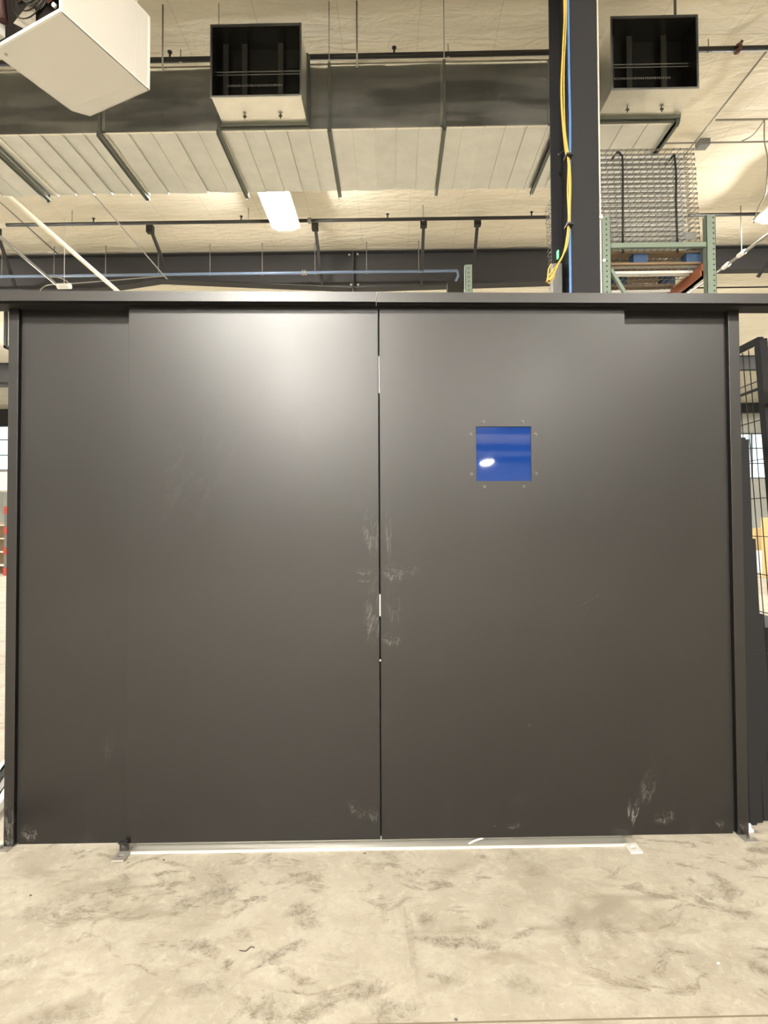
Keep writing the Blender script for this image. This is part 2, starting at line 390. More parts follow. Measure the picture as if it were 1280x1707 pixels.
for i in range(-2, 3):
    for j in range(-1, 7):
        if i == 0 and j == 0: continue
        x = -1.87 + 8.2 * i + (.2 if i == 1 and j == 0 else 0); y = 9.0 - 7.55 * j
        if abs(x) > 21: continue
        c = copy_tree(L0); c.location = (x, y, 6.7)
        if j != 0:
            for ch in c.children:
                if ch.name.startswith('lens'):
                    ch.data = ch.data.copy(); mm = lens.copy(); mm.node_tree.nodes['Principled BSDF'].inputs['Emission Strength'].default_value = LAMP_STRONG.get((i, j), LAMP)
                    ch.data.materials[0] = mm
        if i == 1 and j == 0: c['label'] = 'glaring high-bay light at the right edge, above the pipe beside the rack'
        elif j == -1: c['label'] = 'high-bay light in the bay beyond the dark roof beam, %s of five' % ('leftmost', 'second', 'middle', 'fourth', 'rightmost')[i + 2]
        elif j == 0: c['label'] = 'high-bay light level with the glaring one, %s' % {-2: 'far out to the left', -1: 'just beyond the left edge', 2: 'far out to the right'}[i]
        else: c['label'] = 'unseen high-bay light behind the viewer, %s row, %s' % (('', 'first', 'second', 'third', 'fourth', 'fifth', 'sixth')[j], ('leftmost', 'second from left', 'middle', 'second from right', 'rightmost')[i + 2]); c['group'] = 'high-bay lights behind the viewer'
c = copy_tree(L0); d = 30.0; c.location = (0.45 + .2456 * d, -d + 2.7, H + .121 * d); c['label'] = BEHIND; c['group'] = 'high-bay lights behind the viewer'

# ------------------------------------------------------------------ the black sliding-door front
A = onZ(30, 1409, 0); B = onZ(1222, 1390, 0)
UL = (B - A).length; ang = math.atan2(B.y - A.y, B.x - A.x)
WF = Matrix.Translation(A) @ Matrix.Rotation(ang, 4, 'Z')       # wall frame: x along the wall, -y to the viewer
def wp(px, py, t):
    r = ray(px, py); n = Vector((math.sin(ang), -math.cos(ang), 0)); a = A + n * t
    s = a.dot(n) / Vector((r.x, r.y, 0)).dot(n); p = Vector((r.x * s, r.y * s, H + r.z * s))
    q = WF.inverted() @ p; return q.x, q.z
TD = .06; ZT = 2.536; ZH0 = wp(630, 503.5, .12)[1]; ZH1 = wp(630, 487, .12)[1]
UM = 1.706; DL0 = wp(212.5, 900, TD)[0]; DR1 = wp(1046, 900, TD)[0]
ZD = 0.034
# fixed side panels, their faces at y = 0
mL = panel_mat('side_panel_left', [(.05, .05, .05, .05, .5, 0), (.42, .45, .03, .12, .10, .3)])
mR = panel_mat('side_panel_right', [(.035, .10, .022, .10, 1.0, .35), (.10, .22, .05, .12, .25, .3), (.18, .08, .07, .05, .30, -.4), (.45, .05, .03, .03, .4, 0)])
lp = thing('fixed_side_panel', 'narrow black sheet panel left of the two sliding doors', 'panel', (0, 0, 0), WF)
build('sheet', MB().box(0.0, DL0 - .012, 0, .004, 0.004, ZT + .02), mL, lp)
build('stiffener', MB().box(DL0 - .012, DL0 + .035, -.018, .03, 0.02, ZT - .04), 'frame_black', lp)
rp = thing('fixed_side_panel', 'narrow black sheet panel right of the two sliding doors', 'panel', (DR1 + .005, 0, 0), WF)
build('sheet', MB().box(DR1 - .03, UL - .001, 0, .004, 0.002, ZT + .02), mR, rp)
build('stiffener', MB().box(DR1 - .05, DR1 - .004, -.018, .03, 0.02, ZT - .04), 'frame_black', rp)
# sliding doors
sl = [(1.135, 1.42, .055, .16, .22, 0), (1.15, 1.05, .07, .22, .26, .2), (1.10, 1.24, .05, .025, .30, -.05), (1.10, 1.20, .04, .012, .35, 0),
      (.09, 2.49, .05, .018, -.5, -.5), (1.06, .14, .07, .05, .20, .6), (1.14, .11, .03, .05, .35, 0), (.30, 1.75, .25, .5, .03, .4)]
sr = [(.06, 1.23, .07, .06, .28, 0), (.10, 1.25, .11, .05, .14, 0), (.05, .92, .06, .045, .30, 0), (.04, 1.42, .02, .2, .25, 0), (.06, 1.07, .05, .14, .12, 0),
      (.70, .52, .012, .012, .4, 0), (.62, .05, .04, .02, .35, -.3), (.99, 1.10, .08, .006, .25, -.55), (1.165, .12, .010, .07, .9, .1), (.53, .055, .005, .008, .9, 0)]
mDL = panel_mat('door_left_paint', sl); mDR = panel_mat('door_right_paint', sr)
dl = thing('sliding_door', 'left black sheet metal sliding door, plain, without a window', 'door', (DL0, -.045, ZD), WF)
build('door_panel', MB().box(DL0, UM - .0035, -TD, -.03, ZD, ZT), mDL, dl, bevel=.0015)
dr = thing('sliding_door', 'right black sheet metal sliding door with a small square blue window', 'door', (UM, -.045, ZD), WF)
a0, b0 = wp(793, 803, TD); a1, b1 = wp(886, 710, TD)
build('door_panel', MB().plate_hole(UM + .0035, DR1, ZD, ZT, a0, a1, b0, b1, -TD, -.03), mDR, dr)
wn = build('viewing_window', MB().box(a0 - .004, a1 + .004, -TD + .006, -TD + .012, b0 - .004, b1 + .004), 'acrylic', dr, label='deep blue glossy window pane')
build('window_gasket', MB().plate_hole(a0 - .001, a1 + .001, b0 - .001, b1 + .001, a0 + .003, a1 - .003, b0 + .003, b1 - .003, -TD - .001, -TD + .005), 'pipe_black', dr)
for x, y in ((806, 703), (871, 703), (785, 724), (893, 724), (786, 790), (894, 789), (808, 811), (873, 811)):
    u, z = wp(x, y, TD + .004)
    mb = MB().tube([(u, -TD - .0005, z), (u, -TD - .002, z)], .0085, 12); mb.tube([(u, -TD - .002, z), (u, -TD - .005, z), (u, -TD - .0075, z)], .0055, 6)
    build('window_bolt', mb, 'bolt_dark', dr)
for d_, xs in ((dl, (275, 571)), (dr, (688, 980))):
    for x in xs:
        u, z = wp(x, 508, TD - .01)
        mb = MB().tube([(u, -TD + .012, ZT), (u, -TD + .012, ZH0 + .01)], .0045, 8)
        build('hanger_bolt', mb, 'bright', d_, label='bright hanger bolt')
u0, z0 = wp(634, 991, TD); u1, z1 = wp(635, 1027, TD)
build('edge_strip', MB().box(UM - .0023, UM + .0023, -TD - .0005, -TD + .01, z1, z0), 'bright', dl, label='bright metal strip in the door gap')
build('edge_strip', MB().box(UM - .0010, UM + .0012, -TD - .0003, -TD + .01, wp(632, 655, TD)[1], wp(632, 594, TD)[1]), 'bright', dl, label='thin bright sliver in the door gap')
build('gap_light_stop', MB().box(UM - .02, UM + .012, -.028, -.025, ZD, ZT - .004), 'void', dl)  # dark strip added behind the door gap to keep light from showing through
u, z = wp(635, 1101, TD)
build('edge_bolt', MB().tube([(UM, -TD - .002, z), (UM, -TD + .01, z)], .004, 8), 'bright', dl)
# end posts with base plates
def post(u0, u1, label, plate, marks):
    t = thing('steel_post', label, 'post', ((u0 + u1) / 2, 0, 0), WF)
    build('post_tube', MB().box(u0, u1, -.02, .03, .006, ZT + .01), panel_mat('post_paint', marks), t, bevel=.002)
    p0, p1, q0, q1 = plate
    bp = build('base_plate', MB().box(p0, p1, q0, q1, 0, .006), 'zinc', t, label='bare metal base plate')
    build('shadow_gap', MB().box(u1 - .001, .0005, .004, .012, .01, ZT) if u0 < 0 else MB().box(UL - .002, u0 + .001, .006, .014, .01, ZT), 'void', t)  # near-black strip, paints the shade line between post and panel
    c = ((p0 + p1) / 2, q0 + .03)
    build('anchor_bolt', MB().tube([(c[0], c[1], .006), (c[0], c[1], .018)], .007, 6), 'bolt_dark', bp)
    return t
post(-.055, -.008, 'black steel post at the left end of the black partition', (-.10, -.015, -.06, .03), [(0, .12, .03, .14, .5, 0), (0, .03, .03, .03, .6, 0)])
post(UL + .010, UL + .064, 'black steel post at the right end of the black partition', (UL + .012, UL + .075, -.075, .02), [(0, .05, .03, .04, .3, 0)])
build('anchor_flange', MB().box(UL + .066, UL + .12, -.01, .04, 0, .007), 'zinc', bpy.data.objects['steel_post.001'])
build('plaster_dab', MB().tube([(UL + .085, .012, .006), (UL + .085, .012, .02), (UL + .085, .012, .04)], .010, 8).box(UL + .07, UL + .10, 0, .03, .006, .018), 'white', bpy.data.objects['steel_post.001'])
# header channel in two lengths, running past the posts
for (ua, ub, dy, lab) in ((-1.3, 1.694, -.004, 'left length of the black header rail above the left sliding door'), (1.696, 4.9, 0, 'right length of the black header rail above the blue-windowed door')):
    t = thing('header_rail', lab, 'rail', ((ua + ub) / 2, 0, ZH0), WF)
    y0 = -.12 + dy
    build('front_face', MB().box(ua, ub, y0, y0 + .004, ZH0, ZH1), 'frame_black', t)
    build('top_flange', MB().box(ua, ub, y0 + .004, .02, ZH1 - .004, ZH1), 'frame_black', t)
    build('roller_track', MB().box(ua, ub, y0 + .05, .02, ZH0 + .006, ZH1 - .004), 'void', t)
# floor guide rail
ra, rb = wp(219, 1408, .075)[0], wp(1046, 1396, .075)[0]
t = thing('floor_guide_rail', 'low bright metal guide rail on the floor under the sliding doors', 'rail', (ra, -.06, 0), WF)
build('rail_lip', MB().box(ra, rb, -.086, -.076, 0, .007), 'bright', t)
build('rail_channel', MB().box(ra, rb, -.076, -.01, 0, .006).box(ra, rb, -.02, -.016, 0, .022), 'pipe_grey', t)
# guide brackets
def guide(px, py, lab, m, tilt):
    u, _ = wp(px, py, .10)
    t = thing('floor_guide_bracket', lab, 'bracket', (u, -.10, 0), WF)
    mb = MB().plate_hole(-.028, .028, -.035, .035, -.012, .012, -.008, .008, 0, .009)
    mb.v = [Vector((u + v.x, -.115 + v.z, v.y + .002)) for v in mb.v]
    build('slotted_foot', mb, m, t, bevel=.001)
    if m != 'bright': build('roller_bracket', MB().box(u - .022, u + .016, -.080, -.070, .009, .055).box(u - .022, u + .016, -.095, -.07, .05, .056), 'frame_black' if m != 'bright' else m, t)
    build('bracket_bolt', MB().tube([(u - .003, -.080, .035), (u - .003, -.088, .035)] if m != 'bright' else [(u, -.10, .009), (u, -.10, .016)], .007, 6), 'bolt_dark' if m != 'bright' else 'bright', t)
guide(204, 1411, 'slotted metal floor bracket at the foot of the left door edge', 'zinc', 0)
guide(1053, 1396, 'small bright floor bracket at the foot of the right door edge', 'bright', 0)

# ------------------------------------------------------------------ main duct with two outlet boxes
DY, DB, DT = 5.9, 5.806, 6.50          # front face, bottom, top
DD = 1.12                               # depth
XE = 3.03
duct = thing('air_duct', 'long galvanised rectangular air duct with square outlets under the ceiling', 'duct', (0, DY + DD / 2, DB))
joints = [-7.9, -6.72, -5.53, -4.34, -3.15, -1.86, -.68, .545, 1.70, XE]
rnd = random.Random(3)
for a, b in zip(joints, joints[1:]):
    mb = MB(); n = 5; w = (b - a) / n
    mb.box(a, b, DY + .04, DY + DD - .01, DB + .05, DT - .01)
    # front face: shallow oil-canned pans
    for k in range(2):
        xa = a + (b - a) * k / 2; xb = a + (b - a) * (k + 1) / 2; t1 = rnd.uniform(-.006, .006)
        mb.add([(xa, DY + t1, DB), (xb, DY - t1, DB), (xb, DY - t1 + rnd.uniform(-.01, .01), DT), (xa, DY + t1, DT)], [(0, 1, 2, 3)])
    for k in range(n):                  # bottom pans, each a little off level
        xa = a + w * k; xb = xa + w; t1 = rnd.uniform(-.010, .010); t2 = rnd.uniform(-.006, .006)
        mb.add([(xa, DY, DB + t1), (xb, DY, DB - t1), (xb, DY + DD, DB - t1 + t2), (xa, DY + DD, DB + t1 + t2)], [(0, 1, 2, 3)])
    for k in range(1, n): mb.box(a + w * k - .004, a + w * k + .004, DY + .0, DY + DD, DB - .014, DB + .01)
    sec = build('duct_section', mb, 'galv', duct)
    fl = MB().box(b - .012, b + .012, DY - .018, DY, DB - .018, DT + .01).box(b - .012, b + .012, DY - .018, DY + DD, DB - .022, DB)
    build('joint_flange', fl, 'galv_bright' if b < 1 else 'galv', sec)
build('corner_flange', MB().box(joints[0], XE, DY - .012, DY + .03, DT, DT + .02), 'galv_bright', duct)
build('corner_flange', MB().box(joints[0], XE, DY - .006, DY + .02, DB - .008, DB), 'galv_bright', duct)
def outlet(x0, x1):
    yf = DY - .43; z0 = 5.837; z1 = 6.565
    ob = build('outlet_box', MB().add([(x0, yf, z0), (x0, DY, z0), (x0, DY, z1), (x0, yf, z1)], [(0, 1, 2, 3)])
               .box(x0 - .003, x0, yf, DY, z0, z1).box(x1, x1 + .003, yf, DY, z0, z1).box(x0, x1, yf, DY, z0 - .003, z0).box(x0, x1, yf, DY, z1, z1 + .003), 'galv_bright', duct)
    build('outlet_rim', MB().plate_hole(x0 - .012, x1 + .012, z0 - .012, z1 + .012, x0 + .006, x1 - .006, z0 + .006, z1 - .006, yf - .014, yf), 'galv', ob)
    build('collar', MB().plate_hole(x0 - .035, x1 + .035, z0 - .045, z1 + .03, x0, x1, z0, z1, DY - .035, DY - .018), 'angle', ob)
    build('collar', MB().plate_hole(x0 - .02, x1 + .02, z0 - .032, z1 + .02, x0, x1, z0, z1, DY - .075, DY - .062), 'angle', ob)
    mb = MB().box(x0 + .004, x1 - .004, yf + .28, yf + .29, z0, z1)
    for xx in (x0 + .001, x1 - .004): mb.box(xx, xx + .003, yf, yf + .28, z0 + .001, z1 - .001)
    mb.box(x0, x1, yf, yf + .28, z0 + .001, z0 + .004); mb.box(x0, x1, yf, yf + .28, z1 - .004, z1 - .001)
    build('duct_mouth', mb, 'dark_inside', ob, label='dark open duct mouth')
    W = x1 - x0
    for f in (.06, .28, .70):
        build('turning_vane', MB().box(x0 + W * f, x0 + W * f + .055, yf + .20, yf + .21, z0, z1), 'vane', ob)
    zz = z0 + (z1 - z0) * .52
    build('damper_rod', MB().box(x0, x1, yf + .15, yf + .155, zz, zz + .008).box(x0, x1, yf + .15, yf + .155, zz - .03, zz - .024), 'pipe_grey', ob)
    mb = MB()
    for k in range(28): mb.box(x0 + .1 + k * .021, x0 + .112 + k * .021, yf + .19, yf + .195, zz - .12, zz - .10)
    build('filter_edge', mb, 'pipe_grey', ob)
    for f in (.30, .72):
        x = x0 + W * f; y = yf + .24
        build('damper_knob', MB().tube([(x, y, z0), (x, y, z0 - .05)], .007, 6).box(x - .018, x + .018, y - .008, y + .008, z0 - .03, z0 - .018), 'bolt_dark', ob)
p = onY(353, 100, DY - .43).x; q = onY(501, 100, DY - .43).x; outlet(p, q)
p = onY(1019, 80, DY - .43).x; q = onY(1161, 80, DY - .43).x; outlet(p, q)
build('unseen_dark_box', MB().box(-9, 9, 4.45, 5.26, 6.80, 7.1), 'void', label='unseen dark box added above the view to darken the air duct reflection', cat='duct')  # added out of view, only to darken what the duct front mirrors
# trapeze hangers
hl = ['at the far left edge', 'left of the left outlet box', 'beside the left outlet box', 'in the middle of the picture', 'right of the middle, near the shiny strips', 'just left of the steel column', 'at the right end of the duct']
for k, (px, py) in enumerate(((2, 257), (166, 223), (366, 222), (549, 216), (741, 212), (921, 250), (1127, 207))):
    x = onZ(px, py, DB - .03).x if k else onZ(2, 257, DB - .03).x
    if k == 5: x = onZ(905, 275, DB - .03).x
    t = thing('duct_hanger', 'trapeze duct hanger %s' % hl[k], 'hanger', (x, DY + DD / 2, DB - .06))
    build('angle_bar', MB().box(x - .02, x + .02, DY - .05, DY + DD + .06, DB - .050, DB - .022).box(x - .02, x - .016, DY - .05, DY + DD + .06, DB - .075, DB - .022), 'angle', t)
    for y in (DY - .035, DY + DD + .04):
        if y < DY or k in (0, 1, 6): build('hanger_strap', MB().box(x - .014, x + .014, y - .003, y + .003, DB - .07, ZC if k == 6 else DT + .02), 'angle', t)
        if k not in (0, 1, 6) and y < DY: build('hanger_rod', MB().tube([(x, y, DT), (x, y, ZC)], .005, 6), 'pipe_grey', t)
for px, lab in ((271, 'thin hanging rod left of the left outlet box'), (595, 'thin hanging rod right of the left outlet box')):
    p = onY(px, 98, 5.87)
    build('threaded_rod', MB().tube([(p.x, 5.87, DT - .04), (p.x, 5.87, ZC)], .010, 8), 'pipe_grey', label=lab, cat='rod')

# ------------------------------------------------------------------ suspended unit heater (top left)
HZ = 4.8
hA = onZ(103.2, 20.4, HZ); hB = onZ(248.1, 150.3, HZ); hC = onZ(152.2, 195.5, HZ); hD = onZ(120.8, 184.4, HZ); hE = onZ(-11.7, 88, HZ)
ex = (hB - hA).normalized(); ey = Vector((-ex.y, ex.x, 0))            # ex: along the white side; ey: away to the left
if (hE - hA).dot(ey) < 0: ey = -ey
Lx = (hB - hA).length; Ly = (hE - hA).dot(ey)
HF = Matrix.Translation(hA) @ Matrix(((ex.x, ey.x, 0, 0), (ex.y, ey.y, 0, 0), (0, 0, 1, 0), (0, 0, 0, 1)))
hI = HF.inverted(); c2 = hI @ hC; d2 = hI @ hD; HH = .57
t = thing('unit_heater', 'white box unit heater with a fan, hung under the ceiling at top left', 'heater', (0, 0, 0), HF)
poly = [(0, 0), (Lx, 0), (Lx, c2.y), (d2.x, Ly), (0, Ly)]
mb = MB()
mb.prismz(poly, 0, .004); mb.prismz([(x, y) for x, y in poly], HH - .004, HH)
for (xa, ya), (xb, yb) in zip(poly[0:4], poly[1:5]): mb.bar((xa, ya, HH / 2), (xb, yb, HH / 2), .006, HH)
build('casing', mb, 'heater', t)
build('rim', MB().box(-.012, .002, 0, Ly, -.004, .02).box(-.012, .002, 0, Ly, HH - .02, HH + .004).box(-.012, .002, -.004, .012, 0, HH).box(-.012, .002, Ly - .012, Ly, 0, HH)
      .box(Lx - .014, Lx + .004, -.006, .0, 0, HH).box(0, Lx, -.006, 0, HH - .012, HH).box(0, Lx, -.006, 0, 0, .012), 'white', t)
build('casing_seam', MB().box(Lx * .82, Lx * .82 + .003, -.004, 0, .03, HH - .03).box(Lx * .84, Lx * .84 + .002, 0.05, c2.y, -.0015, 0), 'heater', t)
build('back_plate', MB().box(.07, .08, .004, Ly - .004, .004, HH - .004).box(.002, .07, Ly - .012, Ly - .004, .004, HH - .004).box(.002, .07, .004, .010, .004, HH - .004).box(.002, .07, .004, Ly - .004, .004, .008), 'heater_dark', t)
cy, cz = Ly * .42, HH * .5
fm = build('fan_motor', MB().tube([(-.08, cy, cz), (-.075, cy, cz), (-.05, cy, cz), (.065, cy, cz)], .095, 24), 'motor', t)
mb = MB()
for k in range(6): mb.tube([(-.06 + k * .022, cy, cz), (-.052 + k * .022, cy, cz)], .101, 24)
build('motor_fins', mb, 'bulk_grey', fm)
for k in range(4):
    a = k * PI / 2 + .5; r0, r1 = .10, .24
    d = Vector((0, math.cos(a), math.sin(a))); e = Vector((0, -math.sin(a), math.cos(a)))
    c = Vector((.03, cy, cz))
    mb = MB().add([c + d * r0 - e * .03 + Vector((.01, 0, 0)), c + d * r1 - e * .075 + Vector((.035, 0, 0)), c + d * r1 + e * .075 - Vector((.035, 0, 0)), c + d * r0 + e * .03 - Vector((.01, 0, 0)),
                   c + d * r0 - e * .03 + Vector((.014, 0, 0)), c + d * r1 - e * .075 + Vector((.039, 0, 0)), c + d * r1 + e * .075 - Vector((.031, 0, 0)), c + d * r0 + e * .03 - Vector((.006, 0, 0))],
                  [(0, 1, 2, 3), (7, 6, 5, 4), (0, 4, 5, 1), (1, 5, 6, 2), (2, 6, 7, 3), (3, 7, 4, 0)])
    build('fan_blade', mb, 'motor' if k % 2 else 'fan_red', t)
mb = MB()
for rr in (.20, .15, .10): mb.tube([(-.005, cy + rr * math.cos(a), cz + rr * math.sin(a)) for a in [2 * PI * i / 32 for i in range(33)]], .004, 6)
build('fan_guard', mb, 'heater_dark', t)
build('red_bracket', MB().tube([(-.05, Ly * .72, .10), (-.06, Ly * .76, .34), (-.02, Ly * .80, .5)], .03, 8), 'fan_red', t)
build('junction_box', MB().box(-.07, .0, Ly * .80, Ly * .93, .05, .16), 'white', t)
build('bolt_head', MB().tube([(-.02, .06, .06), (.0, .06, .06)], .014, 8), 'white', t)
for x, y in ((.08, .04), (Lx - .08, .04), (Lx - .08, c2.y - .1), (.08, Ly - .1)):
    build('hanger_rod', MB().tube([(x, y, HH), (x, y, ZC - HZ)], .005, 6), 'white', t)
build('eye_screw', MB().tube([(.05, Ly * .90, -.008), (.05, Ly * .90, 0)], .010, 8), 'zinc', t)

# ------------------------------------------------------------------ steel column with its cables
CX0 = onY(948, 300, 3.80).x; CX1 = onY(998, 300, 3.80).x; cxm = (CX0 + CX1) / 2
yb = 4.28; bx0 = onY(918, 300, yb - .012).x; bx1 = bx0 + (CX1 - CX0) + .0
t = thing('steel_column', 'dark grey steel roof column rising behind the black partition', 'column', (cxm, 4.05, 0))
build('flange', MB().box(CX0, CX1, 3.80, 3.814, 0, 6.4), 'column', t)
build('web', MB().box(cxm - .006, cxm + .006, 3.814, yb - .012, 0, 6.4), 'column', t)
build('flange', MB().box(bx0, CX1, yb - .012, yb, 0, 6.4), 'column', t)
p = onY(999.5, 300, 3.84)
build('conduit', MB().tube([(p.x, 3.84, .0), (p.x, 3.84, 6.4)], .006, 8).box(p.x - .02, p.x + .008, 3.815, 3.85, 3.62, 3.64), 'pipe_cream', label='thin pale conduit running up the right edge of the steel column', cat='conduit')
def poly3(pts, Y): return [onY(x, y, Y) for x, y in pts]
def smooth(pts, n=5):
    out = []
    P = [pts[0]] + pts + [pts[-1]]
    for i in range(1, len(P) - 2):
        for k in range(n):
            s = k / n; a, b, c, d = P[i - 1], P[i], P[i + 1], P[i + 2]
            out.append(.5 * ((2 * b) + (c - a) * s + (2 * a - 5 * b + 4 * c - d) * s * s + (3 * b - a - 3 * c + d) * s ** 3))
    out.append(pts[-1]); return out
YC = 3.77
yc = thing('yellow_cable', 'bundle of yellow cables hanging down the steel column, looped at its end', 'cable', onY(930, 468, YC))
strands = [
 [(939, -60), (940, 0), (940, 50), (937, 100), (935, 150), (937, 200), (942, 250), (947, 270), (946, 320), (948, 370), (945, 405), (934, 435), (920, 452), (912, 465), (916, 472), (924, 460), (920, 448)],
 [(943, -60), (944, 0), (943, 50), (940, 110), (940, 170), (942, 220), (948, 262), (951, 300), (950, 350), (949, 378), (945, 410), (936, 430), (926, 450), (917, 463), (910, 470)],
 [(941, -60), (942, 0), (938, 80), (936, 160), (940, 220), (946, 262), (949, 310), (947, 375), (940, 420), (930, 440), (922, 460), (914, 466), (914, 450), (919, 440)]]
for k, s in enumerate(strands):
    pts = [onY(x, y, YC - .012 * k) for x, y in s]
    build('strand', MB().tube(smooth(pts), .0050, 8), 'yellow', yc)
for x, y in ((947, 262), (948, 377)):
    p = onY(x, y, YC - .01); build('cable_tie', MB().box(p.x - .022, p.x + .022, YC - .05, YC + .02, p.z - .006, p.z + .006), 'tie', yc)
pts = smooth(poly3([(947, -60), (947, 0), (948, 100), (950, 200), (950, 262), (949, 300), (950, 400), (951, 500), (951, 560)], YC + .018))
build('blue_hose', MB().tube(pts, .0085, 8), 'blue', label='straight blue hose running down the steel column beside the yellow cables', cat='hose')
p = onY(931, 258, 4.1); build('cable_clip', MB().tube([(p.x, 4.1, p.z), (p.x + .04, 4.05, p.z)], .012, 8), 'tie', label='small dark cable clip clamped on the steel column', cat='clip')
p = onY(930.5, 423, 4.2); build('indicator_lamp', MB().box(p.x - .004, p.x + .004, 4.2, 4.23, p.z - .03, p.z + .03), 'led', label='small green indicator on the side of the steel column', cat='indicator')
p0 = onY(923, 440, 4.20); p1 = onY(934, 486, 4.20)
build('wood_block', MB().box(p0.x - .01, p1.x + .01, 4.19, 4.262, 2.9, p0.z), 'bulk_grey', label='pale weathered grey board fixed low on the steel column', cat='board')

# ------------------------------------------------------------------ pipes under the ceiling
def pipe_x(name, label, m, y, z, x0, x1, r, rods=(), heads=(), extra=None, rodtop=ZC):
    t = thing(name, label, 'pipe', ((x0 + x1) / 2, y, z))
    build('pipe_run', MB().tube([(x0, y, z), (x1, y, z)], r, 12), m, t)
    for px, py in rods:
        x = onY(px, py, y).x; build('hanger_rod', MB().tube([(x, y, z - r), (x, y, rodtop - .0)], .007, 6).tube([(x - .02, y, z - r * .9), (x + .02, y, z - r * .9)], .010, 6), 'pipe_grey', t)
    for px, py in heads:
        x = onY(px, py, y).x; build('sprinkler_head', MB().tube([(x, y, z), (x, y, z + .09)], .012, 8).tube([(x, y, z + .09), (x, y, z + .10)], .028, 10), 'pipe_black', t)
    return t
zs1 = onY(640, 93, 6.45).z; zs2 = onY(640, 366, 9.75).z
s1 = pipe_x('sprinkler_pipe', 'black sprinkler pipe just above the air duct', 'pipe_black', 6.45, zs1, -9, 9, .030, [(301, 90), (747, 90), (1181, 85)], [(283, 95), (657, 93)])
p = onY(1230, 83, 6.45)
build('pipe_coupling', MB().tube([(p.x - .02, 6.45, zs1), (p.x + .02, 6.45, zs1)], .055, 8).bar((p.x - .03, 6.43, zs1 - .06), (p.x + .03, 6.43, zs1 + .07), .04, .03), 'pipe_red', s1)
s2 = pipe_x('sprinkler_pipe', 'black sprinkler pipe across the ceiling below the air duct', 'pipe_black', 9.75, zs2, -9.5, 9.5, .030, [(120, 370), (414, 365), (705, 360)], [(156, 372), (402, 368), (646, 362), (886, 357)])
p = onY(516, 366, 9.75); build('pipe_coupling', MB().tube([(p.x - .03, 9.75, zs2), (p.x + .03, 9.75, zs2)], .05, 10), 'pipe_grey', s2)
p = onY(2, 378, 9.75); build('pipe_coupling', MB().tube([(p.x - .1, 9.75, zs2), (p.x + .1, 9.75, zs2)], .045, 10), 'pipe_cream', s2)
YB_ = 11.0; zb = onY(400, 456, YB_).z; xb1 = onY(762, 446, YB_).x
bp = pipe_x('blue_pipe', 'thin blue pipe hung on rods along the dark roof beam', 'pipe_blue', YB_, zb, -9.5, xb1, .028,
            [(3, 450), (90, 450), (176, 450), (264, 450), (350, 450), (437, 450), (525, 450), (611, 450), (698, 450)])
build('pipe_drop', MB().tube([(xb1, YB_, zb), (xb1 + .02, YB_, zb - .1), (xb1 - .05, YB_, zb - .25), (xb1 - .05, YB_, 5.2)], .026, 10), 'pipe_blue', bp)
for px in (505, 509):
    x = onY(px, 455, YB_).x; build('pipe_coupling', MB().tube([(x - .015, YB_, zb), (x + .015, YB_, zb)], .05, 10), 'zinc', bp)
# pipes running away from the viewer
def pipe2(name, label, m, a, b, r, cat='pipe', mid=()):
    return build(name, MB().tube([a, *mid, b], r, 10), m, label=label, cat=cat)
a = onZ(0, 315, 6.0); b = onX(190, 480, a.x)
k = (b - a); pipe2('cream_pipe', 'thick cream pipe slanting down behind the header at left', 'pipe_cream', a - k * .03, a + k * 1.5, .036)
a = onZ(0, 395, 6.35); b = onZ(94, 474, 6.30); k = b - a
pipe2('conduit_pipe', 'grey pipe slanting from the left edge under the blue pipe', 'pipe_grey', a - k * .6, b, .030)
a = onZ(0, 337, 7.1); b = onZ(97, 424, 7.08); pipe2('ceiling_conduit', 'thin dark conduit along the ceiling at the left edge', 'pipe_grey', a - (b - a) * .5, b, .012, 'conduit')
a = onZ(156, 324, 6.55); b = onZ(271, 457, 6.5)
c1 = onY(272, 460, b.y + .02); c3 = onY(250, 462, b.y + .05); c4 = onY(180, 468, b.y + .1); c5 = onY(110, 473, b.y + .15); c6 = onY(80, 475, b.y + .15); c7 = onY(68, 482, b.y + .15); c8 = onY(67, 500, b.y + .15)
pipe2('bent_conduit', 'thin grey conduit that runs back and bends left under the roof beam', 'pipe_grey', a - (b - a) * .2, c8, .011, 'conduit', smooth([a, b, c1, c3, c4, c5, c6, c7], 4))
a = onY(84, 461, 10.0); pts = smooth([a, onY(100, 463, 10.0), onY(113, 470, 10.0), onY(110, 476, 10.0)])
build('loose_cable', MB().tube(pts, .010, 6), 'pipe_grey', label='short loose cable curling beside the slanting grey pipe', cat='cable')
p = onY(107, 477, 10.0); mb = MB().tube([(p.x - .12, 10, p.z), (p.x - .07, 10, p.z), (p.x + .07, 10, p.z), (p.x + .12, 10, p.z)], .05, 12)
mb.tube([(p.x, 10, p.z), (p.x, 10, ZC)], .004, 6); build('conduit_cover', mb, 'white', label='small white oval cover above the header at left', cat='cover')
a = onZ(1290, 384, 6.3); b = onX(1193, 455, a.x); k = b - a
t = thing('slanting_pipe', 'dark pipe slanting down past the right rack upright', 'pipe', a)
build('pipe_run', MB().tube([a - k * .3, a + k * 1.6], .026, 10), 'pipe_grey', t)
for px, py in ((1236, 423), (1210, 443)):
    q = onX(px, py, a.x); build('pipe_coupling', MB().tube([q - k.normalized() * .09, q + k.normalized() * .09], .042, 10), 'white', t)
q = onX(1236, 423, a.x); build('hanger_rod', MB().tube([q, (q.x, q.y, ZC)], .008, 6), 'pipe_grey', t)
a = onY(1150, 480, 13.0); build('thin_pipe', MB().tube([(a.x - 3, 13, a.z), (a.x + 6, 13, a.z)], .018, 8), 'pipe_black', label='thin dark pipe just above the header at right', cat='pipe')
